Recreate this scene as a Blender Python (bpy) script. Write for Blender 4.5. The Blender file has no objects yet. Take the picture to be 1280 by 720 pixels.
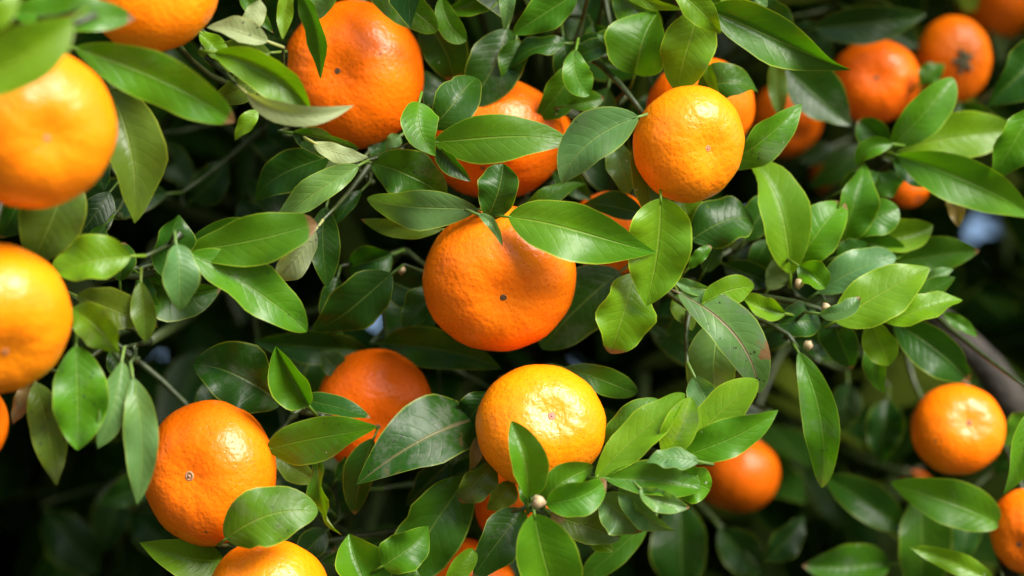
import bpy, bmesh, math, random
import numpy as np
from mathutils import Vector, Matrix

random.seed(7)
rng = np.random.default_rng(7)
scene = bpy.context.scene
C = scene.collection
R = math.radians

# ------------------------------------------------------------------ camera
PITCH = R(16)
FOCUS = Vector((0, 0, 1.78))                 # the in-focus point of the crown, 1.78 m above the ground
DIST, LENS, SENSOR = 1.02, 85.0, 36.0
FWD = Vector((0, math.cos(PITCH), math.sin(PITCH)))
UP = Vector((0, -math.sin(PITCH), math.cos(PITCH)))
RIGHT = Vector((1, 0, 0))
CAM = FOCUS - FWD * DIST
K = SENSOR / LENS / 1280.0
S = DIST * K                                 # metres per photograph pixel at the focus distance
cd = bpy.data.cameras.new('camera'); cam = bpy.data.objects.new('camera', cd); C.objects.link(cam)
cd.lens = LENS; cd.sensor_width = SENSOR; cd.clip_start = 0.02; cd.clip_end = 3000
cam.location = CAM
cam.rotation_euler = (R(90) + PITCH, 0, 0)
cd.dof.use_dof = True; cd.dof.focus_distance = DIST - 0.022; cd.dof.aperture_fstop = 4.2
scene.camera = cam
scene.cycles.max_bounces = 6; scene.cycles.diffuse_bounces = 3; scene.cycles.transmission_bounces = 4; scene.cycles.glossy_bounces = 3

# ------------------------------------------------------------------ sky and sun
sun_dir = (RIGHT * 0.55 + UP * 0.66 - FWD * 0.50).normalized()    # towards the sun
w = bpy.data.worlds.new("World"); scene.world = w; w.use_nodes = True
nt = w.node_tree
sky = nt.nodes.new('ShaderNodeTexSky'); sky.sky_type = 'NISHITA'; sky.sun_disc = False
sky.sun_elevation = math.asin(sun_dir.z); sky.sun_rotation = math.atan2(sun_dir.x, sun_dir.y)
sky.air_density = 1.0; sky.dust_density = 0.8
bg = nt.nodes['Background']; nt.links.new(sky.outputs[0], bg.inputs['Color']); bg.inputs['Strength'].default_value = 0.05
sd = bpy.data.lights.new('sun', 'SUN'); sun = bpy.data.objects.new('sun', sd); C.objects.link(sun)
sd.energy = 2.4; sd.angle = R(32); sd.color = (1.0, 0.95, 0.86)
sun.rotation_euler = sun_dir.to_track_quat('Z', 'Y').to_euler()
sun.location = (2, -2, 5)
vs = scene.view_settings
vs.view_transform = 'Standard'; vs.look = 'None'; vs.gamma = 1.0; vs.use_curve_mapping = False
vs.exposure = 1.95

def at(px, py, d=0.0):
    """photograph pixel + metres behind the focus plane -> world point"""
    return CAM + (DIST + d) * (FWD + RIGHT * ((px - 640) * K) + UP * ((360 - py) * K))

# ------------------------------------------------------------------ materials
class NB:
    def __init__(s, name):
        s.m = bpy.data.materials.new(name); s.m.use_nodes = True; s.t = s.m.node_tree
        for n in list(s.t.nodes): s.t.nodes.remove(n)
    def n(s, typ, **kw):
        nd = s.t.nodes.new(typ)
        for k, v in kw.items(): setattr(nd, k, v)
        return nd
    def l(s, a, b): s.t.links.new(a, b)
    def put(s, sock, v):
        if isinstance(v, (int, float, tuple, list)): sock.default_value = v
        else: s.l(v, sock)
    def math(s, op, a, b=0.0, c=0.0, clamp=False):
        nd = s.n('ShaderNodeMath', operation=op); nd.use_clamp = clamp
        s.put(nd.inputs[0], a); s.put(nd.inputs[1], b); s.put(nd.inputs[2], c)
        return nd.outputs[0]
    def mix(s, f, a, b, mode='MIX'):
        nd = s.n('ShaderNodeMix', data_type='RGBA', blend_type=mode)
        s.put(nd.inputs[0], f); s.put(nd.inputs[6], a); s.put(nd.inputs[7], b)
        return nd.outputs[2]
    def ramp(s, v, lo, hi, a=0.0, b=1.0):
        nd = s.n('ShaderNodeMapRange', interpolation_type='SMOOTHSTEP')
        s.put(nd.inputs[0], v); s.put(nd.inputs[1], lo); s.put(nd.inputs[2], hi); s.put(nd.inputs[3], a); s.put(nd.inputs[4], b)
        return nd.outputs[0]
    def noise(s, vec, scale, detail=3, rough=0.55, dim='3D'):
        nd = s.n('ShaderNodeTexNoise', noise_dimensions=dim); s.put(nd.inputs['Vector'], vec)
        s.put(nd.inputs['Scale'], scale); nd.inputs['Detail'].default_value = detail; nd.inputs['Roughness'].default_value = rough
        return nd.outputs[0]

def leaf_material():
    b = NB('leaf_blade')
    oi = b.n('ShaderNodeObjectInfo'); geo = b.n('ShaderNodeNewGeometry')
    uv = b.n('ShaderNodeUVMap'); uv.uv_map = 'UVMap'
    sp = b.n('ShaderNodeSeparateXYZ'); b.l(uv.outputs[0], sp.inputs[0])
    wear_at = b.n('ShaderNodeAttribute', attribute_type='OBJECT', attribute_name='wear')
    wear = wear_at.outputs['Fac']
    rib_at = b.n('ShaderNodeAttribute', attribute_type='OBJECT', attribute_name='rib'); rib = rib_at.outputs['Fac']
    u, v = sp.outputs[0], sp.outputs[1]
    av = b.math('ABSOLUTE', b.math('MULTIPLY_ADD', v, 2.0, -1.0))       # 0 midrib .. 1 margin
    tc = b.n('ShaderNodeTexCoord')
    vec = b.n('ShaderNodeVectorMath', operation='MULTIPLY_ADD')
    b.l(oi.outputs['Random'], vec.inputs[0]); vec.inputs[1].default_value = (7, 13, 5); b.l(tc.outputs['Object'], vec.inputs[2])
    P = vec.outputs[0]
    ri = geo.outputs['Random Per Island']
    n1 = b.noise(P, 55, 4); n2 = b.noise(P, 260, 3); n3 = b.noise(P, 22, 2)
    # lateral veins: slanted lines, softly warped
    warp = b.math('MULTIPLY_ADD', n1, 0.07, u)
    ph = b.math('FRACT', b.math('MULTIPLY', b.math('SUBTRACT', warp, b.math('MULTIPLY', b.math('POWER', av, 1.25), 0.20)), 10.0))
    tri = b.math('ABSOLUTE', b.math('MULTIPLY_ADD', ph, 2.0, -1.0))     # 1 on the vein, 0 between
    vein = b.math('MULTIPLY', b.ramp(tri, 0.80, 1.0), b.ramp(av, 1.0, 0.55))
    mid = b.ramp(av, b.math('MULTIPLY_ADD', u, -0.025, 0.062), b.math('MULTIPLY_ADD', u, -0.006, 0.016))
    edge = b.ramp(av, 0.93, 0.995)
    base = oi.outputs['Color']
    # mottling: patches of yellower, paler blade
    hsv = b.n('ShaderNodeHueSaturation')
    b.put(hsv.inputs['Hue'], b.math('MULTIPLY_ADD', ri, 0.02, 0.49)); b.put(hsv.inputs['Saturation'], 1.0)
    b.put(hsv.inputs['Value'], b.math('MULTIPLY_ADD', ri, 0.35, 0.85)); b.l(base, hsv.inputs['Color'])
    col = hsv.outputs[0]
    yel = b.mix(1.0, col, (1.6, 1.32, 0.7, 1), 'MULTIPLY')
    col = b.mix(b.math('MULTIPLY', b.ramp(n3, 0.45, 0.75), 0.55), col, yel)
    col = b.mix(b.math('MULTIPLY', b.ramp(n1, 0.35, 0.7), 0.35), col, b.mix(1.0, col, (0.62, 0.72, 0.8, 1), 'MULTIPLY'))
    veincol = b.mix(0.35, b.mix(1.0, col, (1.6, 1.35, 1.2, 1), 'MULTIPLY'), (0.24, 0.34, 0.08, 1))
    col = b.mix(b.math('MULTIPLY', vein, 0.07), col, veincol)
    col = b.mix(b.math('MULTIPLY', mid, 0.75), col, veincol)
    col = b.mix(b.math('MULTIPLY', edge, 0.7), col, b.mix(0.5, b.mix(1.0, col, (2.6, 2.0, 1.2, 1), 'MULTIPLY'), (0.42, 0.46, 0.05, 1)))  # yellowish margin, painted brighter to imitate light caught along the rim
    col = b.mix(b.math('MULTIPLY', rib, b.ramp(b.math('ADD', av, b.math('MULTIPLY', n1, 0.10)), 0.15, 0.06)), col, (0.24, 0.17, 0.11, 1))
    # pale underside
    under = b.mix(0.55, col, (0.23, 0.31, 0.13, 1))
    col = b.mix(geo.outputs['Backfacing'], col, under)
    # wear: sooty specks, grey film, brown blotches (a shape of their own)
    vo = b.n('ShaderNodeTexVoronoi', feature='F1'); b.l(P, vo.inputs['Vector']); vo.inputs['Scale'].default_value = 420
    speck = b.math('MULTIPLY', b.ramp(b.math('ADD', vo.outputs['Distance'], b.math('MULTIPLY', n2, 0.5)), 0.52, 0.34), b.ramp(b.noise(P, 95, 2), 0.52, 0.62))
    col = b.mix(b.math('MULTIPLY', speck, b.ramp(wear, 0.15, 0.8)), col, (0.018, 0.02, 0.016, 1))
    film = b.math('MULTIPLY', b.ramp(b.noise(P, 70, 5, 0.7), 0.48, 0.68), b.ramp(wear, 0.2, 1.0, 0.0, 0.55))
    col = b.mix(film, col, (0.16, 0.18, 0.15, 1))
    brown = b.math('MULTIPLY', b.ramp(b.noise(P, 48, 4, 0.6), 0.62, 0.66), b.ramp(wear, 0.7, 1.0))
    col = b.mix(brown, col, (0.23, 0.13, 0.06, 1))
    tipb = b.math('MULTIPLY', b.ramp(b.math('ADD', u, b.math('MULTIPLY', n1, 0.10)), 0.975, 1.01), b.ramp(oi.outputs['Random'], 0.80, 0.84))
    col = b.mix(tipb, col, (0.20, 0.12, 0.05, 1))
    # white flecks of dried spray
    vw = b.n('ShaderNodeTexVoronoi', feature='F1'); b.l(P, vw.inputs['Vector']); vw.inputs['Scale'].default_value = 130
    fleck = b.math('MULTIPLY', b.ramp(b.math('ADD', vw.outputs['Distance'], b.math('MULTIPLY', n2, 0.12)), 0.13, 0.08), b.ramp(b.noise(P, 60, 1), 0.60, 0.64))
    col = b.mix(b.math('MULTIPLY', fleck, 0.75), col, (0.55, 0.58, 0.52, 1))
    h = b.math('ADD', b.math('MULTIPLY', vein, -0.00005), b.math('MULTIPLY', mid, -0.00035))
    h = b.math('ADD', h, b.math('MULTIPLY', n2, 0.00008))
    h = b.math('ADD', h, b.math('MULTIPLY', n1, 0.0012))
    h = b.math('ADD', h, b.math('MULTIPLY', n3, 0.0022))
    h = b.math('ADD', h, b.math('MULTIPLY', b.math('MULTIPLY', tri, tri), b.math('MULTIPLY', b.ramp(av, 1.0, 0.5), -0.00006)))
    bp = b.n('ShaderNodeBump'); bp.inputs['Strength'].default_value = 0.7; bp.inputs['Distance'].default_value = 1.0; b.l(h, bp.inputs['Height'])
    pr = b.n('ShaderNodeBsdfPrincipled'); b.l(col, pr.inputs['Base Color']); b.l(bp.outputs[0], pr.inputs['Normal'])
    b.put(pr.inputs['Roughness'], b.math('ADD', b.math('MULTIPLY_ADD', n1, 0.34, 0.20), b.math('MULTIPLY', geo.outputs['Backfacing'], 0.22)))
    pr.inputs['IOR'].default_value = 1.37
    tr = b.n('ShaderNodeBsdfTranslucent'); b.l(bp.outputs[0], tr.inputs['Normal'])
    b.l(b.mix(1.0, col, (2.2, 2.1, 0.5, 1), 'MULTIPLY'), tr.inputs['Color'])
    mx = b.n('ShaderNodeMixShader'); mx.inputs[0].default_value = 0.32
    b.l(pr.outputs[0], mx.inputs[1]); b.l(tr.outputs[0], mx.inputs[2])
    out = b.n('ShaderNodeOutputMaterial'); b.l(mx.outputs[0], out.inputs[0])
    return b.m

def peel_material():
    b = NB('mandarin_peel')
    oi = b.n('ShaderNodeObjectInfo'); tc = b.n('ShaderNodeTexCoord')
    vec = b.n('ShaderNodeVectorMath', operation='MULTIPLY_ADD')
    b.l(oi.outputs['Random'], vec.inputs[0]); vec.inputs[1].default_value = (3, 11, 17); b.l(tc.outputs['Object'], vec.inputs[2])
    P = vec.outputs[0]
    vo = b.n('ShaderNodeTexVoronoi', feature='F1'); b.l(P, vo.inputs['Vector']); vo.inputs['Scale'].default_value = 680
    vo.inputs['Randomness'].default_value = 0.9
    pore = b.ramp(vo.outputs['Distance'], 0.42, 0.12)
    vo2 = b.n('ShaderNodeTexVoronoi', feature='SMOOTH_F1'); b.l(P, vo2.inputs['Vector']); vo2.inputs['Scale'].default_value = 470
    n1 = b.noise(P, 38, 3); n2 = b.noise(P, 900, 2); n3 = b.noise(P, 130, 3)
    base = oi.outputs['Color']
    col = b.mix(b.math('MULTIPLY', b.ramp(n1, 0.3, 0.72), 0.5), base, b.mix(1.0, base, (1.06, 1.35, 1.4, 1), 'MULTIPLY'))
    col = b.mix(b.math('MULTIPLY', b.ramp(n3, 0.5, 0.75), 0.22), col, b.mix(1.0, base, (0.9, 0.72, 0.7, 1), 'MULTIPLY'))
    spots = b.math('MULTIPLY', pore, b.ramp(b.noise(P, 180, 2), 0.40, 0.62, 0.18, 0.62))
    col = b.mix(spots, col, b.mix(1.0, base, (0.72, 0.50, 0.4, 1), 'MULTIPLY'))
    # a few small brown scars
    vs_ = b.n('ShaderNodeTexVoronoi', feature='F1'); b.l(P, vs_.inputs['Vector']); vs_.inputs['Scale'].default_value = 85
    scar = b.math('MULTIPLY', b.ramp(vs_.outputs['Distance'], 0.09, 0.04), b.ramp(b.noise(P, 60, 1), 0.55, 0.6))
    col = b.mix(b.math('MULTIPLY', scar, 0.8), col, (0.22, 0.09, 0.03, 1))
    h = b.math('MULTIPLY', pore, -0.00008)
    h = b.math('ADD', h, b.math('MULTIPLY', vo2.outputs['Distance'], 0.00034))
    h = b.math('ADD', h, b.math('MULTIPLY', n3, 0.00010))
    h = b.math('ADD', h, b.math('MULTIPLY', n2, 0.00006))
    bp = b.n('ShaderNodeBump'); bp.inputs['Strength'].default_value = 0.8; bp.inputs['Distance'].default_value = 1.0; b.l(h, bp.inputs['Height'])
    pr = b.n('ShaderNodeBsdfPrincipled'); b.l(col, pr.inputs['Base Color']); b.l(bp.outputs[0], pr.inputs['Normal'])
    b.put(pr.inputs['Roughness'], b.math('MULTIPLY_ADD', n1, 0.18, 0.25)); pr.inputs['IOR'].default_value = 1.42
    out = b.n('ShaderNodeOutputMaterial'); b.l(pr.outputs[0], out.inputs[0])
    return b.m

def simple_material(name, c0, c1, scale, rough, bump=0.0004):
    b = NB(name); tc = b.n('ShaderNodeTexCoord'); P = tc.outputs['Object']
    n1 = b.noise(P, scale, 5, 0.65)
    col = b.mix(b.ramp(n1, 0.3, 0.7), c0 + (1,), c1 + (1,))
    bp = b.n('ShaderNodeBump'); bp.inputs['Distance'].default_value = 1.0; bp.inputs['Strength'].default_value = 0.8
    b.l(b.math('MULTIPLY', n1, bump), bp.inputs['Height'])
    pr = b.n('ShaderNodeBsdfPrincipled'); b.l(col, pr.inputs['Base Color']); b.l(bp.outputs[0], pr.inputs['Normal']); pr.inputs['Roughness'].default_value = rough
    out = b.n('ShaderNodeOutputMaterial'); b.l(pr.outputs[0], out.inputs[0])
    return b.m

M_LEAF = leaf_material(); M_PEEL = peel_material()
M_TWIG = simple_material('green_twig_bark', (0.016, 0.028, 0.007), (0.040, 0.062, 0.013), 220, 0.5)
M_BARK = simple_material('grey_limb_bark', (0.022, 0.018, 0.016), (0.060, 0.050, 0.042), 60, 0.85, 0.004)
M_SCAR = simple_material('dried_scar', (0.7, 0.7, 0.7), (1.0, 1.0, 1.0), 900, 0.8)
_t = M_SCAR.node_tree; _p = next(n for n in _t.nodes if n.type == 'BSDF_PRINCIPLED'); _src = _p.inputs['Base Color'].links[0].from_socket
_o = _t.nodes.new('ShaderNodeObjectInfo'); _x = _t.nodes.new('ShaderNodeMix'); _x.data_type = 'RGBA'; _x.blend_type = 'MULTIPLY'; _x.inputs[0].default_value = 1
_t.links.new(_src, _x.inputs[6]); _t.links.new(_o.outputs['Color'], _x.inputs[7]); _t.links.new(_x.outputs[2], _p.inputs['Base Color'])
M_CALYX = simple_material('dried_calyx', (0.10, 0.10, 0.05), (0.22, 0.19, 0.13), 500, 0.8)
M_BUD = simple_material('cream_bud', (0.42, 0.36, 0.18), (0.40, 0.24, 0.15), 500, 0.5)
M_GROUND = simple_material('orchard_ground', (0.05, 0.075, 0.02), (0.13, 0.10, 0.055), 1.7, 0.95, 0.02)

# ------------------------------------------------------------------ helpers
def link_mesh(name, verts, faces, mat, parent=None, origin=None, uvs=None, smooth=True):
    origin = Vector(origin) if origin is not None else Vector((0, 0, 0))
    me = bpy.data.meshes.new(name)
    me.from_pydata([tuple(Vector(v) - origin) for v in verts], [], faces)
    if uvs is not None:
        lay = me.uv_layers.new(name='UVMap')
        idx = np.empty(len(me.loops), dtype=np.int32); me.loops.foreach_get('vertex_index', idx)
        lay.data.foreach_set('uv', np.asarray(uvs, dtype=np.float32)[idx].ravel())
    if smooth: me.polygons.foreach_set('use_smooth', [True] * len(me.polygons))
    me.materials.append(mat); me.update()
    o = bpy.data.objects.new(name, me); C.objects.link(o)
    o.location = origin
    if parent is not None:
        o.parent = parent; o.matrix_parent_inverse = Matrix.Translation(parent_world(parent)).inverted()
    return o

def parent_world(p):
    v = Vector(p['_w']) if '_w' in p else Vector(p.location)
    return v

def tube(pts, rads, n=7, verts=None, faces=None, cap=True):
    """append a tapered tube along a polyline"""
    verts = [] if verts is None else verts; faces = [] if faces is None else faces
    pts = [Vector(p) for p in pts]; prev = None; start = len(verts)
    ref = Vector((0.31, 0.2, 0.93))
    for i, p in enumerate(pts):
        t = (pts[min(i + 1, len(pts) - 1)] - pts[max(i - 1, 0)]).normalized()
        a = t.cross(ref)
        if a.length < 1e-4: a = t.cross(Vector((1, 0, 0)))
        a.normalize(); bb = t.cross(a)
        for k in range(n):
            th = 2 * math.pi * k / n
            verts.append(p + (a * math.cos(th) + bb * math.sin(th)) * rads[i])
        if i:
            o0 = start + (i - 1) * n; o1 = start + i * n
            for k in range(n): faces.append((o0 + k, o0 + (k + 1) % n, o1 + (k + 1) % n, o1 + k))
    if cap:
        faces.append(tuple(start + k for k in reversed(range(n))))
        e = start + (len(pts) - 1) * n; faces.append(tuple(e + k for k in range(n)))
    return verts, faces

def curve3(a, b, bulge, n=5):
    m = (a + b) * 0.5 + bulge
    return [a * (1 - t) ** 2 + m * (2 * t * (1 - t)) + b * t * t for t in [i / n for i in range(n + 1)]]

# ------------------------------------------------------------------ the setting
g = bpy.data.meshes.new('ground'); bm = bmesh.new()
bmesh.ops.create_circle(bm, cap_ends=True, radius=900, segments=64); bm.to_mesh(g); bm.free(); g.materials.append(M_GROUND)
go = bpy.data.objects.new('ground', g); C.objects.link(go); go['kind'] = 'structure'; go['label'] = 'grassy orchard ground below the tree'

# ------------------------------------------------------------------ the tree: crown geometry
CROWN_N = (RIGHT * 0.22 + UP * 0.02 - FWD * 0.95).normalized()
CROWN_R = Vector((1.15, 1.10, 1.0))
CROWN_C = FOCUS - CROWN_N * 1.10 + Vector((0, 0, -0.02))
BASE = Vector((CROWN_C.x + 0.1, CROWN_C.y + 0.1, 0.0))
tree = bpy.data.objects.new('mandarin_tree', None); C.objects.link(tree); tree.location = BASE
tree['label'] = 'dense leafy mandarin tree with glossy green leaves and many orange fruits'; tree['category'] = 'tree'

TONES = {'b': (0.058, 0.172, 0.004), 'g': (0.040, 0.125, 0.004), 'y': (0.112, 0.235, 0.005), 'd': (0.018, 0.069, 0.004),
         'k': (0.010, 0.040, 0.004), 'p': (0.085, 0.19, 0.055), 'o': (0.085, 0.145, 0.012), 'w': (0.29, 0.33, 0.17), 'n': (0.17, 0.13, 0.05)}  # dark green 'd' and 'k' are deepened further, imitating shade in their colour

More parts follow.
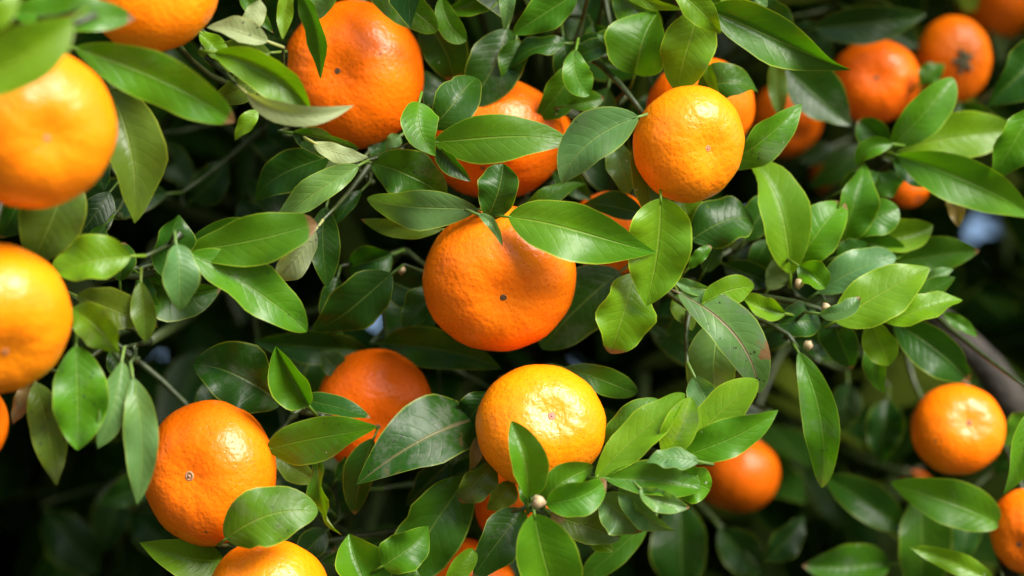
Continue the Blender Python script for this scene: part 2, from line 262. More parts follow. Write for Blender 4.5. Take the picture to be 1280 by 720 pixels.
# leaves read off the photograph: base x,y  tip x,y  apparent width (photo px), depth (cm behind the focus plane), tone, options
# options: r roll deg, bd bend of the midrib (px,px), ar arch cm, f fold deg, p/q base and tip bluntness, dt tip depth change cm, u underside, w wear
LEAVES = [
 # --- upper left, near and soft
 (92,60,293,153,62,-10,'b',dict(bd=(22,-10),q=.62,r=12)), (14,16,169,24,46,-12.5,'b',dict(bd=(0,-2),q=.6)), (90,24,-70,112,74,-20,'y',dict(bd=(10,22))),
 (-22,45,26,-10,30,-21,'y',{}), (138,112,164,279,76,-6,'o',dict(bd=(26,-6),f=22,r=-10,w=.3)),
 (335,52,262,22,30,-6,'w',dict(u=1,q=.7)), (338,66,246,64,42,-4,'o',dict(bd=(0,8))), (268,66,392,142,46,-6.5,'y',dict(bd=(22,-22),q=.7)),
 (308,116,442,133,27,-7.5,'w',dict(bd=(-5,42),u=1,p=.6)), (330,95,268,130,34,-2,'o',{}), (322,138,294,176,20,-5,'y',{}), (250,40,300,88,24,-5,'y',{}),
 (362,-14,353,50,20,-5,'y',dict(r=20)), (372,-12,387,96,24,-4,'g',dict(bd=(28,-10),r=40)), (402,-40,394,26,42,-3,'p',dict(q=.42)),
 (325,0,300,48,26,-5,'w',dict(u=1)), (300,-10,342,40,20,-4,'g',{}),
 # --- top centre
 (448,-28,546,40,46,1,'g',dict(q=.5,bd=(14,-4))), (552,-8,584,50,30,1,'b',dict(q=.45,bd=(-14,14),p=.9)), (625,-14,557,18,32,2,'g',{}),
 (635,-20,634,34,20,0,'p',dict(w=.2)), (722,-8,644,46,46,1,'g',dict(bd=(-2,-6),w=.2)), (532,28,564,98,54,4,'d',dict(q=.55,bd=(10,-8),w=.3)),
 (634,36,583,134,68,3,'d',dict(q=.7,bd=(12,6),f=12)), (538,160,590,90,54,-.8,'d',dict(q=.48,bd=(6,8),f=22)), (524,128,545,195,46,-2,'b',dict(bd=(-18,4),q=.85,p=.55)),
 (542,178,714,165,60,-1.8,'b',dict(bd=(0,-2),f=8,r=-6)), (546,182,589,227,22,-1.2,'d',dict(r=25)), (608,274,630,205,50,-2,'d',dict(q=.42,bd=(8,0))),
 (464,204,557,248,62,0,'g',dict(bd=(10,-10),q=.62)), (598,262,456,262,48,-1.5,'p',dict(bd=(0,-4),q=.5,f=8,r=-14)), (552,287,448,279,24,1,'o',{}),
 (366,166,440,194,32,0,'d',dict(bd=(8,-8),r=30)), (392,178,461,196,22,-.6,'w',dict(u=1,bd=(0,10),q=.9)), (412,196,307,241,50,1.5,'d',dict(bd=(-4,-8),w=.2)),
 (442,202,372,246,30,2.4,'o',dict(u=1)), (448,207,332,279,36,-1.5,'p',dict(bd=(-4,2),r=10)), (500,170,482,186,18,2,'p',{}), (480,150,470,215,30,4,'d',{}),
 (436,-15,462,-2,30,4,'g',{}), (598,268,628,309,13,-4.2,'p',dict(bd=(8,-12))),
 # --- between the fruits, upper middle
 (706,54,629,69,24,2,'d',dict(r=45,bd=(0,-6))), (645,50,631,106,34,2.5,'g',{}), (704,44,714,117,34,4,'d',dict(w=.3)), (722,78,668,150,44,3,'g',dict(q=.8,bd=(8,4))),
 (708,132,755,122,22,2,'g',dict(q=.5)), (770,52,711,74,26,2,'d',dict(q=.5)), (720,62,737,119,36,1.2,'b',dict(q=.5,bd=(-16,6))), (778,50,747,42,18,1.5,'p',dict(q=.45)),
 (762,54,716,60,18,3,'d',dict(bd=(0,-16))), (768,-8,828,32,44,3,'g',dict(q=.5)), (793,93,812,14,76,2,'b',dict(q=.45,p=.5,f=16)), (874,12,841,114,66,0,'y',dict(q=.55,p=.6,f=10,bd=(2,2))),
 (838,-16,897,44,36,-1,'y',dict(q=.75,bd=(12,-6))), (778,-10,852,16,16,0,'y',{}), (858,-18,902,10,32,1.5,'g',{}), (898,-14,929,21,13,0,'y',{}),
 (884,12,1059,99,58,0,'g',dict(q=.9,bd=(6,-8),f=20,r=8)), (872,112,948,100,46,2.5,'g',dict(bd=(0,-8))), (880,78,904,120,14,1.5,'y',dict(r=30)),
 (798,146,698,222,60,-2.5,'p',dict(bd=(-22,-14),q=.75,r=15,f=14)), (762,172,786,242,34,2,'p',dict(q=.5,w=.35)), (800,168,816,276,36,-.5,'o',dict(q=.55,w=.3)),
 (904,207,1003,130,44,1,'b',dict(bd=(8,8),f=14)), (652,268,722,216,24,2.5,'g',{}), (944,-3,960,8,14,0,'p',{}), (760,110,748,165,34,5,'d',{}), (690,20,665,60,30,6,'k',{}),
 (740,30,760,80,30,6,'d',{}), (830,240,870,300,40,3.5,'g',{}), (690,215,740,250,30,5,'d',{}),
 # --- middle
 (635,271,814,321,72,-3.2,'b',dict(bd=(4,-14),q=.85,f=9,r=-8)), (826,248,807,383,80,-1.8,'y',dict(bd=(10,2),q=.72,p=.55,f=10)), (794,342,767,442,66,-.4,'y',dict(q=.48,p=.55,bd=(-2,4),f=10)),
 (775,340,676,434,76,3.5,'d',dict(q=.6,w=.6)), (805,268,733,247,32,2.5,'d',{}), (850,242,869,293,44,2,'y',dict(q=.6,r=-15)), (864,300,940,262,64,1.6,'d',dict(q=.5,bd=(-4,-6),w=.35)),
 (860,336,887,307,16,.5,'g',dict(q=.5)), (843,348,898,364,17,-.6,'p',dict(bd=(-6,10))), (878,380,946,362,36,-1,'y',dict(q=.45,bd=(-4,-14))),
 (848,366,948,492,56,-.8,'p',dict(bd=(44,-18),q=.5,p=.6,w=1.0,f=4,rib=1.0)), (900,398,882,512,64,.6,'p',dict(q=.45,w=.85)), (848,366,866,413,32,1.8,'o',dict(w=.5)),
 (982,392,928,378,28,1.5,'y',dict(q=.5)), (905,330,968,356,34,4,'k',{}), (930,300,968,240,40,5,'d',{}), (880,340,900,300,24,3,'d',{}),
 # --- left middle
 (86,214,37,332,78,-8.5,'o',dict(bd=(8,4),f=16)), (137,240,84,312,44,-4,'k',{}), (130,282,106,309,18,-5,'g',{}), (164,320,64,346,56,-8.5,'y',dict(bd=(-4,-12),f=10)),
 (150,352,156,303,30,-5,'d',dict(q=.5)), (96,370,178,402,48,-6.5,'o',dict(q=.5,w=.5)), (176,352,184,427,30,-6.8,'o',dict(q=.6)), (90,386,142,442,46,-9,'y',dict(q=.55,bd=(10,-8),r=20)),
 (204,346,222,268,48,-5,'d',dict(q=.55,f=25)), (220,305,228,389,44,-7.5,'p',dict(bd=(4,-4),q=.8)), (236,313,399,281,60,-5,'b',dict(bd=(4,6),q=.5,f=12,r=-10)), (240,300,340,279,24,-4,'g',dict(bd=(0,-6))),
 (238,318,390,411,58,-5.2,'b',dict(bd=(14,-4),q=.6,r=-20,f=18)), (178,345,274,370,54,-3.5,'g',dict(bd=(0,16),w=.2)), (394,288,346,352,32,-2.5,'w',dict(u=1,w=.75,q=.5)),
 (408,258,414,355,38,0,'d',dict(bd=(-14,4),q=.6)), (452,238,413,284,16,1,'d',{}), (490,342,403,428,62,1.5,'d',dict(q=.7,bd=(-4,-4),f=12,w=.3)), (490,318,436,332,46,4,'d',dict(q=.45)),
 (422,346,408,412,28,3,'d',{}), (486,350,545,374,54,5,'k',{}), (546,362,504,412,38,3,'d',{}), (478,430,627,461,50,5.2,'d',dict(dt=-3,bd=(10,-14),q=.75)), (462,440,317,430,42,6,'d',{}),
 (352,505,242,452,80,.4,'d',dict(q=.55,p=.6,w=.6,bd=(8,-14))), (386,507,346,430,46,-1.6,'g',dict(q=.85,f=26,bd=(-6,2))),
 (95,432,97,563,68,-9,'b',dict(q=.72,f=14)), (152,452,121,560,38,-8,'p',dict(bd=(10,6))), (166,472,173,628,42,-8,'p',dict(bd=(16,-6),q=.85)), (138,438,164,492,28,-5,'d',{}),
 (44,478,68,607,44,-8,'o',dict(q=.8,w=.55,bd=(8,-4))), (42,476,13,528,24,-7.5,'n',dict(w=.8)), (66,492,66,524,13,-6,'p',{}), (30,240,2,300,50,-7,'d',{}), (110,330,130,280,30,-4,'d',{}),
 (112,196,132,238,30,-4,'d',{}), (190,395,172,340,26,-4,'g',{}),
 # --- lower left and lower centre
 (280,700,174,678,50,0,'y',dict(bd=(8,14),q=.95)), (282,674,394,634,72,-4.6,'b',dict(q=.45,p=.6,w=.55,bd=(-8,-20),f=-10)), (334,562,477,541,56,-2.6,'b',dict(dt=-3,bd=(6,-12),q=.8,p=.6,f=8)),
 (372,500,462,526,26,-.5,'d',dict(bd=(0,-10),q=.5)), (343,570,398,606,30,1,'o',{}), (397,566,405,674,17,-2,'b',dict(r=55,bd=(-4,8))), (467,548,443,644,38,1.2,'d',dict(bd=(-8,0))),
 (592,524,461,584,84,-.8,'d',dict(dt=-3.5,rib=.5,q=.75,p=.5,w=.85,bd=(-8,-8),f=8)), (598,545,590,590,16,-1,'n',dict(w=.6)), (612,490,576,540,40,.8,'d',dict(w=.5)), (618,577,574,628,38,-.6,'o',dict(q=.6)),
 (642,602,612,637,30,-.8,'o',dict(q=.55)), (562,578,507,632,38,3.5,'k',{}), (584,596,494,738,80,.8,'g',dict(q=.65,f=12,w=.25)), (478,708,541,663,52,-1.6,'b',dict(q=.75,p=.5)),
 (458,745,434,667,66,-1.2,'b',dict(q=.95,f=30)), (480,676,402,702,28,2.5,'d',{}), (408,664,368,706,34,2.6,'k',{}), (552,740,592,686,26,-1.8,'y',dict(q=.45)), (498,745,516,708,36,-1,'g',dict(q=.5)),
 (654,636,584,722,56,-1,'d',dict(w=.7,bd=(8,-6))), (420,600,450,560,26,4,'d',{}), (415,640,385,600,30,4,'k',{}), (430,470,400,440,30,4,'d',{}), (545,620,560,690,30,5,'k',{}), (350,640,420,690,40,4.5,'k',{}),
 # --- sprig in front of the lower fruit
 (660,624,640,530,44,-5.2,'b',dict(bd=(12,-8),q=.6,f=14)), (678,628,742,592,44,-4.6,'g',dict(bd=(-8,-18),q=.5)), (682,630,758,611,44,-5.6,'b',dict(q=.5,bd=(2,4),f=6)), (668,642,704,770,78,-6,'b',dict(q=.6,p=.6,f=16)),
 (746,622,797,668,50,-4.4,'p',dict(q=.48,bd=(6,-8))), (686,642,776,672,46,-3.4,'o',dict(q=.5,w=.9)), (735,672,768,690,20,-3,'y',{}), (744,598,858,496,46,-4.6,'y',dict(bd=(-4,-8),q=.55,w=.3)),
 (832,572,867,501,42,-5,'y',dict(q=.55,f=24)), (758,557,822,499,44,-1,'g',dict(q=.55)), (706,460,799,499,34,1,'g',dict(q=.5,bd=(8,-6))), (858,562,948,476,50,-3.5,'y',dict(q=.5,bd=(-8,-4))),
 (846,572,974,517,48,-4,'b',dict(q=.75,bd=(4,8),f=12)), (874,577,808,574,26,-5.4,'p',dict(q=.9,bd=(-6,-8),r=30)), (756,598,872,616,46,-4.8,'b',dict(bd=(10,-10),q=.45,r=-18)), (826,590,888,612,46,-4.2,'b',dict(q=.45)),
 (776,604,837,679,32,-4.5,'p',dict(q=1.0,f=24)), (868,470,892,512,34,-2,'p',{}), (810,654,722,730,34,4,'g',{}), (680,636,648,600,24,-4,'g',{}), (800,610,862,634,28,-5.2,'p',dict(bd=(-8,8))),
 # --- right cluster
 (988,342,954,188,60,2.5,'y',dict(bd=(12,-8),q=.55,r=20)), (996,334,1052,249,60,3,'b',dict(q=.55,p=.6,bd=(-6,2))), (998,332,1032,360,34,1.5,'b',dict(q=.45,f=22)), (1054,302,1086,204,48,4.5,'g',{}),
 (1062,293,1122,260,44,4.5,'g',dict(q=.5)), (1086,302,1169,286,42,5.5,'y',dict(q=.55)), (1068,300,1134,316,32,5,'g',dict(q=.5)), (1046,322,1084,304,28,4,'d',{}), (1112,330,1224,314,44,7,'g',dict(bd=(0,-4),w=.2)),
 (1022,366,1120,320,46,3,'p',dict(q=.5,bd=(-6,-10),w=.4)), (1044,402,1162,332,64,1.2,'y',dict(q=.7,p=.6,bd=(-2,-2),f=6)), (1024,392,1075,371,22,-.5,'p',dict(q=.5,bd=(10,14))), (1106,402,1199,364,34,1.6,'y',dict(bd=(4,4),q=.7,r=-25,f=20)),
 (1128,382,1194,346,28,4,'g',{}), (1150,352,1192,336,16,4.5,'p',{}), (1088,398,1114,457,40,2.5,'y',dict(q=.55)), (1038,392,1063,464,44,4,'d',{}), (1088,424,1101,492,28,4.5,'g',{}),
 (1116,402,1212,477,54,6,'d',dict(q=.75,bd=(10,-6))), (1178,390,1224,419,16,6,'g',{}), (972,406,1028,398,44,2,'d',dict(q=.5)), (998,440,1020,606,44,1,'b',dict(bd=(34,6),q=.55)), (960,362,990,310,30,4,'o',dict(u=1)),
 (1050,240,1100,218,30,6,'d',{}), (1078,184,1018,236,34,20,'d',{}), (1000,200,1052,186,26,22,'k',{}), (1030,290,1062,262,28,6,'g',{}), (960,300,935,345,30,5,'d',{}), (1010,420,1050,440,30,5,'d',{}), (1060,350,1040,300,30,6,'d',{}),
 # --- upper right, behind the focus
 (1113,184,1191,97,48,6,'b',dict(q=.5)), (1118,188,1266,162,58,7,'y',dict(q=.55,bd=(0,-6))), (1112,186,1073,149,38,7,'d',dict(q=.5)), (1116,180,1070,206,24,5,'b',dict(q=.5,bd=(-8,-16))),
 (1116,200,1178,228,32,6,'d',{}), (1086,238,1132,218,32,7.5,'g',{}), (1122,194,1295,270,58,5,'b',dict(bd=(10,-6))), (1296,132,1242,224,48,4,'b',{}), (1310,64,1238,132,64,9,'d',{}), (1018,36,1162,26,46,12,'k',{}),
 (982,84,1062,157,62,9,'d',{}), (970,72,976,148,24,8,'o',{}), (944,-4,994,46,38,6,'d',{}), (1192,236,1198,284,22,7,'n',{}), (1150,104,1180,78,28,14,'g',{}), (1060,10,1150,60,50,16,'k',{}),
 (990,30,1040,80,50,14,'k',{}), (1130,100,1150,150,30,16,'d',{}), (1200,130,1240,180,44,14,'d',{}),
 # --- lower right, behind the focus
 (1250,656,1122,615,58,6,'b',dict(bd=(6,-12),q=.62)), (1244,728,1136,680,28,5,'y',dict(bd=(-4,-6))), (1132,662,1028,591,48,12,'d',{}), (1112,706,1006,708,54,11,'g',{}), (1150,616,1150,765,64,11,'g',{}),
 (1294,512,1264,620,34,2,'b',{}), (1296,518,1252,556,38,10,'g',{}), (1215,640,1200,705,36,13,'d',{}), (850,628,850,765,68,13,'d',{}), (960,700,1010,650,36,14,'k',{}), (1290,560,1240,590,30,14,'d',{}),
 (1060,480,1050,540,40,15,'k',{}), (1110,500,1100,580,46,16,'k',{}), (900,660,960,720,50,16,'k',{}), (60,640,120,720,60,26,'k',{}), (150,600,130,690,46,24,'k',{}), (220,690,160,640,44,22,'k',{}),
 (240,250,290,200,44,12,'k',{}), (200,180,240,240,40,14,'k',{}), (330,300,300,250,40,10,'k',{}),
]

# leaves just inside the shell of the crown, shade put into their dark tones
_fr = random.Random(21)
_clear = [(157,415), (478,298), (740,432), (795,435), (945,292), (1165,242), (1236,287), (1170,474), (965,592), (1076,540), (270,405), (20,700),
          (1093,102), (1191,75), (1255,0), (981,150), (1043,215), (920,592), (213,213), (1197,536), (205,455), (1065,575)]
_made = 0
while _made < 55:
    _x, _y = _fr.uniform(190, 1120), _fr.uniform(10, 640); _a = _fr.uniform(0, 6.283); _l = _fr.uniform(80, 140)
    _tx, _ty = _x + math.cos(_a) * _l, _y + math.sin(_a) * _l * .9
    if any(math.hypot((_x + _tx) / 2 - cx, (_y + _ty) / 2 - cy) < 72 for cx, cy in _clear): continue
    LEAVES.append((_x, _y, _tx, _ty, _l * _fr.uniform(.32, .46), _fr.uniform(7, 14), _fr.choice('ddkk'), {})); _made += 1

# ------------------------------------------------------------------ leaf blades
def blade(B, T, width, bend, arch, roll, fold, p, q, n=18, m=8, wav=0.0, seed=0):
    """a curved blade grown along a midrib from B to T; returns verts, faces, uvs"""
    rr = random.Random(seed)
    mid = (B + T) * 0.5 + bend
    view = ((B + T) * 0.5 - CAM).normalized()
    L = (T - B).length
    pk = p / (p + q); norm = (pk ** p) * ((1 - pk) ** q)
    ph1, ph2, fr = rr.uniform(0, 6.28), rr.uniform(0, 6.28), rr.uniform(1.4, 2.6)
    tipcurl = rr.uniform(-0.10, 0.30); twist = rr.uniform(-0.9, 0.9); asym = rr.uniform(-0.13, 0.13); notch = rr.uniform(0.2, 0.9) if rr.random() < 0.22 else -1; nside = rr.choice((-1, 1))
    verts, faces, uvs = [], [], []
    us = [0.5 - 0.5 * math.cos(math.pi * i / n) for i in range(n + 1)]
    for i, u in enumerate(us):
        c = B * (1 - u) ** 2 + mid * (2 * u * (1 - u)) + T * u * u
        t = ((mid - B) * (1 - u) + (T - mid) * u).normalized()
        nn = (-view - t * (-view).dot(t)).normalized()
        s = t.cross(nn).normalized()
        ang = roll * (0.75 + 0.5 * u) + twist * (u - 0.45)
        nr = nn * math.cos(ang) + s * math.sin(ang)
        sr = s * math.cos(ang) - nn * math.sin(ang)
        c = c + nn * arch * (4 * u * (1 - u)) - nr * tipcurl * L * u ** 3
        uu = min(max(u, 1e-4), 1 - 1e-4)
        hw = 0.5 * width * (uu ** p) * ((1 - uu) ** q) / norm
        hw *= 1 + 0.02 * math.sin(9 * u + ph1) + 0.015 * math.sin(23 * u + ph2)
        for j in range(m + 1):
            v = -1 + 2 * j / m
            a = abs(v)
            x = v * hw * math.cos(fold) * (1 + asym * v)
            if notch > 0 and v * nside > 0.6: x *= 1 - 0.16 * math.exp(-((u - notch) / 0.045) ** 2)    # a nibbled margin
            z = hw * (math.sin(fold) * (a ** 1.25) - 0.10 * a ** 3)
            ph = ph1 if v < 0 else ph2
            z += wav * hw * a ** 2 * math.sin(fr * 6.28 * u + ph)
            verts.append(c + sr * x + nr * z)
            uvs.append((u, 0.5 + 0.5 * v))
    for i in range(n):
        for j in range(m):
            a0 = i * (m + 1) + j
            faces.append((a0, a0 + 1, a0 + m + 2, a0 + m + 1))
    return verts, faces, uvs

leaf_rec = []
def jitter(c, rr, amt=0.14):
    k = 1 + rr.uniform(-amt, amt); h = rr.uniform(-0.08, 0.08)
    return (max(c[0] * k * (1 + h), 0), c[1] * k, max(c[2] * k * (1 - h), 0), 1)

for i, (bx, by, tx, ty, wd, d, tone, o) in enumerate(LEAVES):
    rr = random.Random(1000 + i)
    d = d / 100.0
    Lpx = math.hypot(tx - bx, ty - by)
    dt = o.get('dt', rr.uniform(-0.9, 0.7)) / 100.0 * min(1.0, Lpx / 110)
    B = at(bx, by, d - dt * 0.5); T = at(tx, ty, d + dt * 0.5)
    sc = (DIST + d) * K
    roll = R(o.get('r', rr.uniform(-22, 22)))
    bd = o.get('bd', (rr.uniform(-.05, .05) * Lpx, rr.uniform(-.05, .05) * Lpx))
    bend = (RIGHT * bd[0] - UP * bd[1]) * sc
    fold = R(o.get('f', rr.uniform(6, 20)) * 1.25 + rr.uniform(0, 9) + (rr.uniform(8, 20) if rr.random() < .28 else 0))
    width = wd * sc / max(math.cos(roll), 0.45) / math.cos(fold) * 1.03
    arch = o.get('ar', rr.uniform(-0.1, 0.75)) / 100.0 * min(1.0, Lpx / 110)
    vts, fcs, uvs = blade(B, T, width, bend, arch, roll, fold, o.get('p', .72) * .86 + rr.uniform(.03, .16), o.get('q', .80) + rr.uniform(.06, .20), wav=rr.uniform(0.08, 0.34), seed=i)
    if o.get('u'): fcs = [tuple(reversed(f)) for f in fcs]
    # the leaf stalk
    mid = (B + T) * 0.5 + bend
    t0 = (mid - B).normalized()
    A = B - t0 * (0.0045 + 0.002 * rr.random()) + FWD * 0.004
    nb = len(vts)
    tube([B + t0 * 0.0025, B, A], [0.0003, 0.0006, 0.0007], 5, vts, fcs)
    uvs += [(0.0, 0.5)] * (len(vts) - nb)
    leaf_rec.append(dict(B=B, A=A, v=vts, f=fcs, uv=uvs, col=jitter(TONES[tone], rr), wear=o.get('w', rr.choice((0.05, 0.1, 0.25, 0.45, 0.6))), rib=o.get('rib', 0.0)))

# ------------------------------------------------------------------ twigs: leaves grouped by nearness, grown together towards the limbs
A_pts = np.array([list(r['A']) for r in leaf_rec])
def kmeans(P, k, it=25):
    r_ = np.random.default_rng(3); cen = P[r_.choice(len(P), k, replace=False)]
    for _ in range(it):
        lab = ((P[:, None] - cen[None]) ** 2).sum(-1).argmin(1)
        cen = np.array([P[lab == j].mean(0) if (lab == j).any() else cen[j] for j in range(k)])
    return lab, cen
NT = 60
lab, cen = kmeans(A_pts, NT)
hubs = [Vector(c) + FWD * 0.10 for c in cen]
slab, scen = kmeans(np.array([list(h) for h in hubs]), 6)
nodes = [Vector(c) + FWD * 0.26 + (CROWN_C - Vector(c)) * 0.12 for c in scen]
fork = Vector((BASE.x, BASE.y, 0.75))

v, f = tube([BASE + Vector((0, 0, -0.05)), BASE + Vector((0.01, 0, 0.25)), BASE + Vector((0.03, -0.01, 0.5)), fork], [0.095, 0.072, 0.066, 0.07], 14)
trunk = link_mesh('trunk', v, f, M_BARK, tree, BASE)
for nd in nodes:
    v, f = tube(curve3(fork - Vector((0, 0, 0.05)), nd, Vector((0.0, 0.05, -0.12)), 9), [0.034 - 0.0027 * i for i in range(10)], 10)
    link_mesh('limb', v, f, M_BARK, tree, fork)
for tgt in ((-0.6, 0.3, 0.7), (0.5, 0.7, 0.6), (-0.2, 0.75, 0.75), (0.15, 0.2, 0.8)):
    e = CROWN_C + Vector(tgt)
    v, f = tube(curve3(fork, e, Vector((tgt[0] * .2, tgt[1] * .2, -0.1)), 9), [0.036 - 0.003 * i for i in range(10)], 10)
    link_mesh('limb', v, f, M_BARK, tree, fork)
v, f = tube([at(1140, 372, .24), at(1190, 412, .21), at(1235, 458, .20), at(1275, 520, .21), at(1320, 620, .27), fork + Vector((0.05, 0, 0.02))], [.005, .007, .0085, .010, .013, .03], 10)
link_mesh('limb', v, f, M_BARK, tree, fork)

twigs = []
for j in range(NT):
    idx = [i for i in range(len(leaf_rec)) if lab[i] == j]
    hub = hubs[j]
    vts, fcs = [], []
    tube(curve3(hub, nodes[slab[j]], FWD * 0.03 + Vector((0, 0, -0.02)), 5), [.0022, .003, .0036, .0042, .0048, .0055], 7, vts, fcs)
    done = [hub]; todo = sorted(idx, key=lambda i: (leaf_rec[i]['A'] - hub).length)
    for i in todo:
        a = leaf_rec[i]['A']
        # join to the nearest point already grown that lies deeper in the crown
        best = min(done, key=lambda p: (p - a).length + max(0.0, 0.02 - (p - a).dot(FWD)) * 1.5)
        knee = a.lerp(best, 0.45) + FWD * 0.02
        pts = curve3(a, best, (knee - (a + best) * 0.5) * 1.0, 4)
        tube(pts, [.0007, .0009, .0011, .0014, .0017], 5, vts, fcs)
        done.append(knee); done.append(a + FWD * 0.02)
    tw = link_mesh('twig', vts, fcs, M_TWIG, tree, hub); tw['_w'] = list(hub)
    twigs.append(tw)
for i, r in enumerate(leaf_rec):
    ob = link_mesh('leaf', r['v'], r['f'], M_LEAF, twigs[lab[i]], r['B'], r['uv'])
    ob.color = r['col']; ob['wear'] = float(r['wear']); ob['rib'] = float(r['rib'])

# twigs that show between the leaves
SHOWN = [([(806,146,1.0), (792,126,1.0), (776,106,1.5), (752,82,3), (735,70,6)], [.0013,.0012,.0013,.0014,.0016]),
         ([(1003,442,1.4), (985,418,1.6), (958,402,2), (930,392,3), (890,372,4)], [.0008,.0010,.0012,.0014,.0016]),
         ([(1046,402,1.6), (1024,386,1.8), (996,378,2.2), (960,372,2.8), (925,368,4)], [.0009,.0012,.0013,.0014,.0016]),
         ([(640,640,-4.2), (664,632,-4.6), (676,640,-4.2), (700,660,-1), (720,690,4)], [.0006,.0012,.0012,.0013,.0016]),
         ([(735,602,-4.0), (760,601,-4.3), (800,596,-4.2), (842,578,-4.2)], [.0014,.0013,.0011,.0008]),
         ([(140,436,-7), (152,452,-7.4), (160,472,-7.2)], [.0012,.0011,.0009]),
         ([(236,314,-4.6), (206,338,-4.4), (176,346,-4.2), (150,344,-4), (120,352,-3)], [.0010,.0013,.0014,.0015,.0016])]
for pts, rad in SHOWN:
    P = [at(x, y, d / 100) for x, y, d in pts]
    v, f = tube(P, rad, 8); link_mesh('twig', v, f, M_TWIG, tree, P[-1])

# spent flower buds on the shoots
def bud(px, py, d, r):
    o = at(px, py, d); bm = bmesh.new()
    bmesh.ops.create_icosphere(bm, subdivisions=2, radius=r)
    for vv in bm.verts:
        a = math.atan2(vv.co.y, vv.co.x); vv.co *= 1 + 0.24 * math.cos(5 * a) * (1 - abs(vv.co.z) / r) + 0.1 * math.sin(3 * a + px)
        vv.co.z *= 1.15
    me = bpy.data.meshes.new('flower_bud'); bm.to_mesh(me); bm.free(); me.materials.append(M_BUD)
    me.polygons.foreach_set('use_smooth', [True] * len(me.polygons))
    ob = bpy.data.objects.new('flower_bud', me); C.objects.link(ob); ob.location = o; ob.rotation_euler = (1.1, .3, .2)
    ob.parent = tree; ob.matrix_parent_inverse = Matrix.Translation(tree.location).inverted()
for a in ((673, 628, -.062, .0027), (999, 355, .012, .0020), (1032, 384, .004, .0018), (1010, 432, .012, .0021), (502, 338, .03, .0017)): bud(*a)

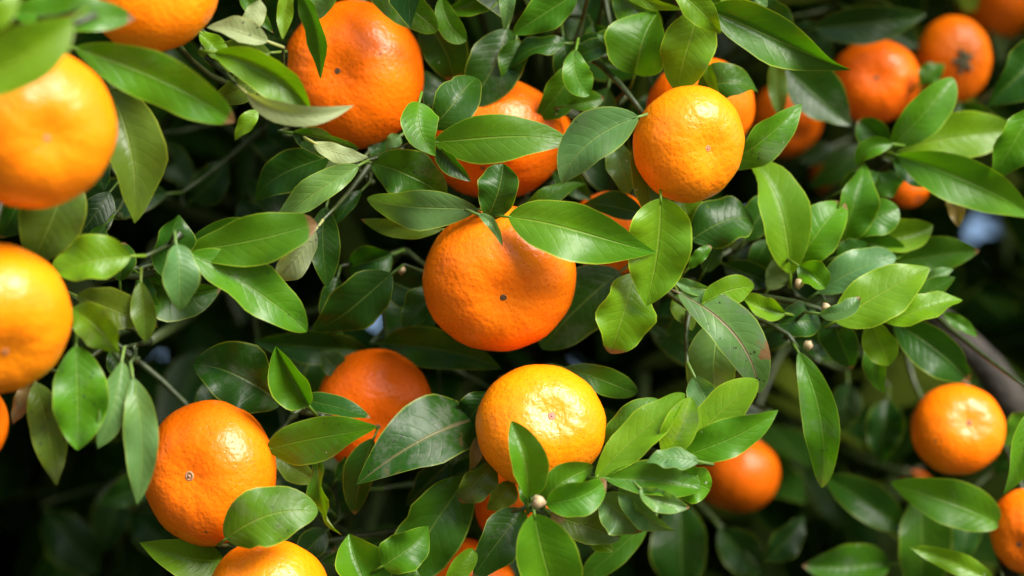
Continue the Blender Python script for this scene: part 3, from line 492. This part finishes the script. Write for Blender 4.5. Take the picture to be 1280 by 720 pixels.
# ------------------------------------------------------------------ the rest of the crown (uncountable foliage)
fw, up_, rt, cm = np.array(FWD), np.array(UP), np.array(RIGHT), np.array(CAM)
def camspace(p):
    q = p - cm; z = q @ fw
    return 640 + (q @ rt) / np.maximum(z, 1e-3) / K, 360 - (q @ up_) / np.maximum(z, 1e-3) / K, z - DIST
GAPS = [(205,460,10), (1065,572,9), (560,450,8), (1150,6,9), (640,690,8), (245,585,8), (350,325,10), (1255,560,10), (405,470,8), (935,245,9), (157,415,17), (478,298,10), (742,432,8), (797,436,8), (945,292,22), (1165,242,14), (1236,287,14), (1170,474,16), (965,592,10), (1076,540,9), (270,405,12), (20,700,14), (300,318,9), (455,395,14)]
gap_pts = [at(x, y, 0.9) for x, y, r in GAPS]
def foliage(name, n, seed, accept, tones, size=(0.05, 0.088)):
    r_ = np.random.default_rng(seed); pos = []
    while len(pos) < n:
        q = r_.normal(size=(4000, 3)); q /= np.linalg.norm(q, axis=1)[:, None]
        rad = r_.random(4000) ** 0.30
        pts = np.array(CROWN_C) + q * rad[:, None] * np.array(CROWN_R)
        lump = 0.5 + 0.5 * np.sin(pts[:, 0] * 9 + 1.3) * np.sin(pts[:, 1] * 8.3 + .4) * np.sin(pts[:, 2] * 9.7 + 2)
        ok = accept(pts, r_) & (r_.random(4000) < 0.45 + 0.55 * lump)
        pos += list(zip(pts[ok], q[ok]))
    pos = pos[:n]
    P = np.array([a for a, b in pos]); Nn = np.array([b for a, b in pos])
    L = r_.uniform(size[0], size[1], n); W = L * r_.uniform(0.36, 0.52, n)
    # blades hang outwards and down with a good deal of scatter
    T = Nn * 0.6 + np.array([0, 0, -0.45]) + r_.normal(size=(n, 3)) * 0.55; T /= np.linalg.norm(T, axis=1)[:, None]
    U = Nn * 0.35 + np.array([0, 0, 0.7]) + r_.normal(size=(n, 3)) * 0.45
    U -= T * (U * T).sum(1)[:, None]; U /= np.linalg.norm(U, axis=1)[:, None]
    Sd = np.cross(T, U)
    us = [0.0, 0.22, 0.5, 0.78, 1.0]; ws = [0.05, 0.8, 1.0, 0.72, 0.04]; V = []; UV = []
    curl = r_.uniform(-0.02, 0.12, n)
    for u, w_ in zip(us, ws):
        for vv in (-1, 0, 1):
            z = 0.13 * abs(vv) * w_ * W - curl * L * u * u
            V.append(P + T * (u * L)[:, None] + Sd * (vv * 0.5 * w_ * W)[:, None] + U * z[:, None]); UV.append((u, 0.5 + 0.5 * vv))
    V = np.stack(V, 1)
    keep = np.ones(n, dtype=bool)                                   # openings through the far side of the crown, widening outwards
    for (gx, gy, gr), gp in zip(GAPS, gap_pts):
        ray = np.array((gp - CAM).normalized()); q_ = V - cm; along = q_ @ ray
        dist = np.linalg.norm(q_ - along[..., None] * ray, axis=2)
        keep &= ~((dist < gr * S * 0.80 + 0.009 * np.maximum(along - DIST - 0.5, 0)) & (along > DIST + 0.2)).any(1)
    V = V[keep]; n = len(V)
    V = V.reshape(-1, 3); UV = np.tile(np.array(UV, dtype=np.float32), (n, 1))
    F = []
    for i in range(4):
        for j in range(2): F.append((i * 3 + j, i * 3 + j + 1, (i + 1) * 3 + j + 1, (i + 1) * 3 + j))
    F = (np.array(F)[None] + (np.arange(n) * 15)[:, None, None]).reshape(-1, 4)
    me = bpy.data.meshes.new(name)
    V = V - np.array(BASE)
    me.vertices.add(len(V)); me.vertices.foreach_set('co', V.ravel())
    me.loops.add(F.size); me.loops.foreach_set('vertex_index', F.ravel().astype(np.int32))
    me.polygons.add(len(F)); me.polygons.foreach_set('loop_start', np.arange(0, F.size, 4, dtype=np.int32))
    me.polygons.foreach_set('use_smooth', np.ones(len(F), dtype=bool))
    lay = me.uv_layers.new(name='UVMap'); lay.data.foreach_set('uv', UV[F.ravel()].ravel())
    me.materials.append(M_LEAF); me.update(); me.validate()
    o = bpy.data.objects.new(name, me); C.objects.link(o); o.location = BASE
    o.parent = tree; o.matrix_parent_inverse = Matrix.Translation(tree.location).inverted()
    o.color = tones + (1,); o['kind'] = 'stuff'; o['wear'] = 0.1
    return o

def accept(p, r_):
    x, y, d = camspace(p)
    m = 90
    near = (x > -m - 60) & (x < 1280 + m + 60) & (y > -m) & (y < 720 + m)
    ok = ~(near & (d < 0.27)) & (d > -0.02)
    return ok
foliage('crown_foliage', 56000, 11, accept, (0.011, 0.043, 0.004))  # leaf colour darkened evenly to imitate the deep shade inside the crown

# ------------------------------------------------------------------ mandarins
def mandarin(cx, cy, rx, ry, d, label, scar=None, col=(0.86, 0.20, 0.004), group='mandarins hanging on the tree', flat=0.86, seed=0, scar_size=0.6, scar_col=(0.30, 0.14, 0.07), calyx_front=False, stalk=True):
    rr = random.Random(500 + seed)
    d = d / 100.0
    c = at(cx, cy, d); sc = (DIST + d) * K; r = 0.5 * (rx + ry) * sc
    if scar: ox, oy = (scar[0] - cx) / rx, -(scar[1] - cy) / ry
    else: ox, oy = rr.uniform(-.5, .5), rr.uniform(-.9, -.55)
    l = math.hypot(ox, oy)
    if l > 0.95: ox, oy = ox / l * .95, oy / l * .95
    ox, oy = ox / 0.97, oy / 0.97
    ax = (RIGHT * ox + UP * oy - FWD * math.sqrt(max(0.02, 1 - ox * ox - oy * oy))).normalized()
    if calyx_front: ax = -ax
    q = ax.to_track_quat('Z', 'Y').to_matrix()
    root = bpy.data.objects.new('mandarin', None); C.objects.link(root); root.location = c; root.empty_display_size = 0.02
    root['label'] = label; root['category'] = 'mandarin'; root['group'] = group
    nl, nm = 44, 28
    ph = [rr.uniform(0, 6.28) for _ in range(6)]; lobes = rr.choice([9, 10, 11]); rr_d = rr.uniform(.26, .36); lean = rr.uniform(-.05, .05)
    def surf(th, fi):
        s, k = math.sin(th), math.cos(th)
        rad = 1 + 0.010 * s * math.cos(lobes * fi + ph[0]) * (0.35 + abs(k)) + 0.016 * s * math.cos(2 * fi + ph[1]) + 0.012 * math.cos(3 * fi + ph[2]) * s * k + 0.010 * math.cos(2.0 * th + fi + ph[3])
        x, y, z = s * math.cos(fi) * rad, s * math.sin(fi) * rad, k * rad
        rho = math.hypot(x, y)
        z = math.copysign(abs(z) ** 0.92, z) * flat
        if k > 0: z -= 0.135 * math.exp(-(rho / rr_d) ** 2)
        else: z += 0.07 * math.exp(-(rho / 0.16) ** 2) - 0.015 * math.exp(-((rho - .3) / .18) ** 2)
        x *= 1 + lean * z; y *= 1 - lean * z
        return Vector((x, y, z)) * r
    kx, ky = rx * sc / r, ry * sc / r
    def place(v):
        w_ = q @ v
        a, b_, e = w_.dot(RIGHT) * kx, w_.dot(UP) * ky, w_.dot(FWD)
        return c + RIGHT * a + UP * b_ + FWD * e
    verts = [place(surf(1e-4, 0))]
    for i in range(1, nm):
        for j in range(nl): verts.append(place(surf(math.pi * i / nm, 2 * math.pi * j / nl)))
    verts.append(place(surf(math.pi - 1e-4, 0)))
    faces = [(0, 1 + j, 1 + (j + 1) % nl) for j in range(nl)]
    for i in range(nm - 2):
        a, b_ = 1 + i * nl, 1 + (i + 1) * nl
        for j in range(nl): faces.append((a + j, b_ + j, b_ + (j + 1) % nl, a + (j + 1) % nl))
    e = len(verts) - 1; a = 1 + (nm - 2) * nl
    faces += [(e, a + (j + 1) % nl, a + j) for j in range(nl)]
    k = rr.uniform(0.94, 1.05)
    pe = link_mesh('peel', verts, faces, M_PEEL, root, c); pe.color = (min(col[0] * k, .95), col[1] * rr.uniform(.93, 1.08), col[2], 1)
    # the small ringed scar at the blossom end
    z0 = surf(1e-4, 0).z
    rings = [(0.0024, -0.0012), (0.0022, 0.0003), (0.0017, 0.0007), (0.0013, 0.0003), (0.0007, 0.0003), (0.0005, 0.0009), (0.0001, 0.0011)]
    ss = scar_size; V, F = [], []
    for (rad, h) in rings:
        for j in range(12): V.append(place(Vector((math.cos(j * math.pi / 6) * rad * ss, math.sin(j * math.pi / 6) * rad * ss, z0 + h * ss))))
    for i in range(len(rings) - 1):
        for j in range(12): F.append((i * 12 + j, i * 12 + (j + 1) % 12, (i + 1) * 12 + (j + 1) % 12, (i + 1) * 12 + j))
    link_mesh('blossom_scar', V, F, M_SCAR, root, place(Vector((0, 0, z0)))).color = scar_col + (1,)
    # calyx star and stalk at the stem end
    z1 = surf(math.pi - 1e-4, 0).z
    V, F = [], []
    cs = 0.8 if calyx_front else 1.0
    def zs(rho): return surf(math.pi - math.asin(min(rho / r, .9)), 0).z
    for m_, lift in ((0.02, .0030), (0.45, .0026), (1.0, .0012), (1.0, -.0010)):
        for j in range(20):
            rad = (0.0056 + 0.0026 * math.cos(5 * j * math.pi / 10)) * cs * m_
            V.append(place(Vector((math.cos(j * math.pi / 10) * rad, math.sin(j * math.pi / 10) * rad, min(zs(rad), z1) - lift * (1.3 if calyx_front else 1)))))
    F = [(i * 20 + j, (i + 1) * 20 + j, (i + 1) * 20 + (j + 1) % 20, i * 20 + (j + 1) % 20) for i in range(3) for j in range(20)]
    link_mesh('calyx', V, F, M_CALYX, root, place(Vector((0, 0, z1))), smooth=False)
    if stalk:
        a = place(Vector((0, 0, z1 + 0.003))); out = (place(Vector((0, 0, z1 - 0.02))) - a).normalized()
        cand = [h_ for h_ in hubs + nodes if (h_ - a).dot(FWD) > 0.02] or [a + FWD * 0.12]
        hb = min(cand, key=lambda h_: (h_ - a).length + (0.1 if (h_ - a).dot(out) < 0 else 0))
        if (hb - a).length > 0.16: hb = a + FWD * 0.12 + out * 0.03
        if calyx_front: end = a + out * 0.006 + UP * 0.004; bl = Vector((0, 0, 0))
        else:
            end = hb; bl = out * min(0.04, (hb - a).length * .5)
        V, F = tube(curve3(a, end, bl, 6), [.0017, .0015, .0014, .0014, .0015, .0016, .0018], 7)
        link_mesh('stalk', V, F, M_TWIG, root, a)
    return root

Y1 = (0.95, 0.235, 0.001); O1 = (0.94, 0.168, 0.001); D1 = (0.92, 0.146, 0.001); Q1 = (0.90, 0.130, 0.001)
PK = dict(scar_size=.6, scar_col=(.62, .24, .10)); DK = dict(scar_size=.62, scar_col=(.13, .065, .025))
FRUIT = [
 (40,161,104,103,-14,'large glossy golden mandarin with broad leaves resting on its top',(82,182),Y1,PK),
 (190,-20,86,87,-8,'golden mandarin above the large drooping broad leaf, beside pale curled leaves',(200,-60),Y1,{}),
 (-8,396,98,98,-12,'golden mandarin touching the tip of a pointed yellow-green leaf, above ragged hanging leaves',(26,452),Y1,PK),
 (-58,525,68,70,-8,'sliver of a mandarin beside ragged olive and brown hanging leaves',None,O1,{}),
 (441,93,91,92,4,'big deep orange mandarin with a dark scar spot and pale curled leaf across its side',(422,95),D1,DK),
 (617,173,88,80,5,'mandarin crossed by a long horizontal leaf above the big central fruit',(600,225),D1,{}),
 (662,176,55,54,9,'darker mandarin pressed behind the one crossed by a horizontal leaf',None,Q1,{}),
 (861,180,71,73,-1,'round yellow-orange mandarin hanging on a visible thick green stem',(888,191),Y1,PK),
 (625,349,97,91,0,'broad flattened mandarin with a stub scar, hanging below two crossing leaves',(631,379),O1,DK),
 (676,533,81,79,-1,'glossy dimpled mandarin with a leafy sprig and bud in front of its lower side',(693,512),Y1,dict(scar_size=.75, scar_col=(.55,.24,.16))),
 (262,592,85,90,-.5,'mandarin with a ringed pale scar and a spotted leaf over its lower side',(239,590),O1,dict(scar_size=.95, scar_col=(.50,.25,.13))),
 (337,744,76,76,-2,'mandarin top showing below the spotted leaf',(350,800),Y1,{}),
 (468,515,75,79,5,'shaded mandarin partly covered by a dirty dark spotted leaf',(478,536),D1,{}),
 (657,640,64,66,5,'mandarin showing in slivers behind the sprig with the bud',None,D1,{}),
 (577,737,68,70,5,'mandarin peeking out behind a large dull leaf near a bright leaf tip',None,D1,{}),
 (765,292,56,55,6,'mandarin mostly hidden behind two large overlapping pale green leaves',None,D1,{}),
 (876,136,67,67,7,'mandarin hidden behind the round yellow-orange one on the green stem',None,D1,{}),
 (981,150,48,48,24,'dim out-of-focus mandarin beside a pointed leaf tip',None,D1,{}),
 (1093,102,57,53,16,'soft-focus mandarin with a small scar facing out above a sprig of upright leaves',(1088,101),D1,{}),
 (1191,75,47,56,19,'soft-focus mandarin showing its dark dried star-shaped calyx',(1196,82),O1,dict(calyx_front=True)),
 (1255,-4,60,61,28,'blurred mandarin above the one with the star-shaped calyx',None,D1,{}),
 (1232,92,34,38,36,'small blurred mandarin behind the one with the star-shaped calyx',None,Q1,{}),
 (1043,215,30,36,32,'shaded reddish mandarin low under the soft-focus fruit with a scar',None,Q1,{}),
 (1137,240,24,20,18,'small bright scrap of mandarin between upright leaves',None,D1,{}),
 (920,592,54,55,20,'dark shaded mandarin behind a long bright pointed leaf',None,Q1,{}),
 (1197,536,58,58,10,'lone smooth mandarin hanging above a pale broad leaf',(1206,523),O1,{}),
 (1284,665,46,55,7,'mandarin at the stalk end of a light green broad leaf, below the lone smooth one',(1262,682),O1,{}),
 (213,213,24,24,40,'tiny dim mandarin deep in the dark crown behind drooping leaves',None,Q1,{}),
 (1145,606,20,18,26,'dim red scrap of mandarin under the lone smooth one',None,Q1,{}),
]
for i, (cx, cy, rx, ry, d, label, scar, col, kw) in enumerate(FRUIT):
    mandarin(cx, cy, rx, ry, d, label, scar, col, seed=i, **kw)

for o in bpy.data.objects:
    if '_w' in o: del o['_w']
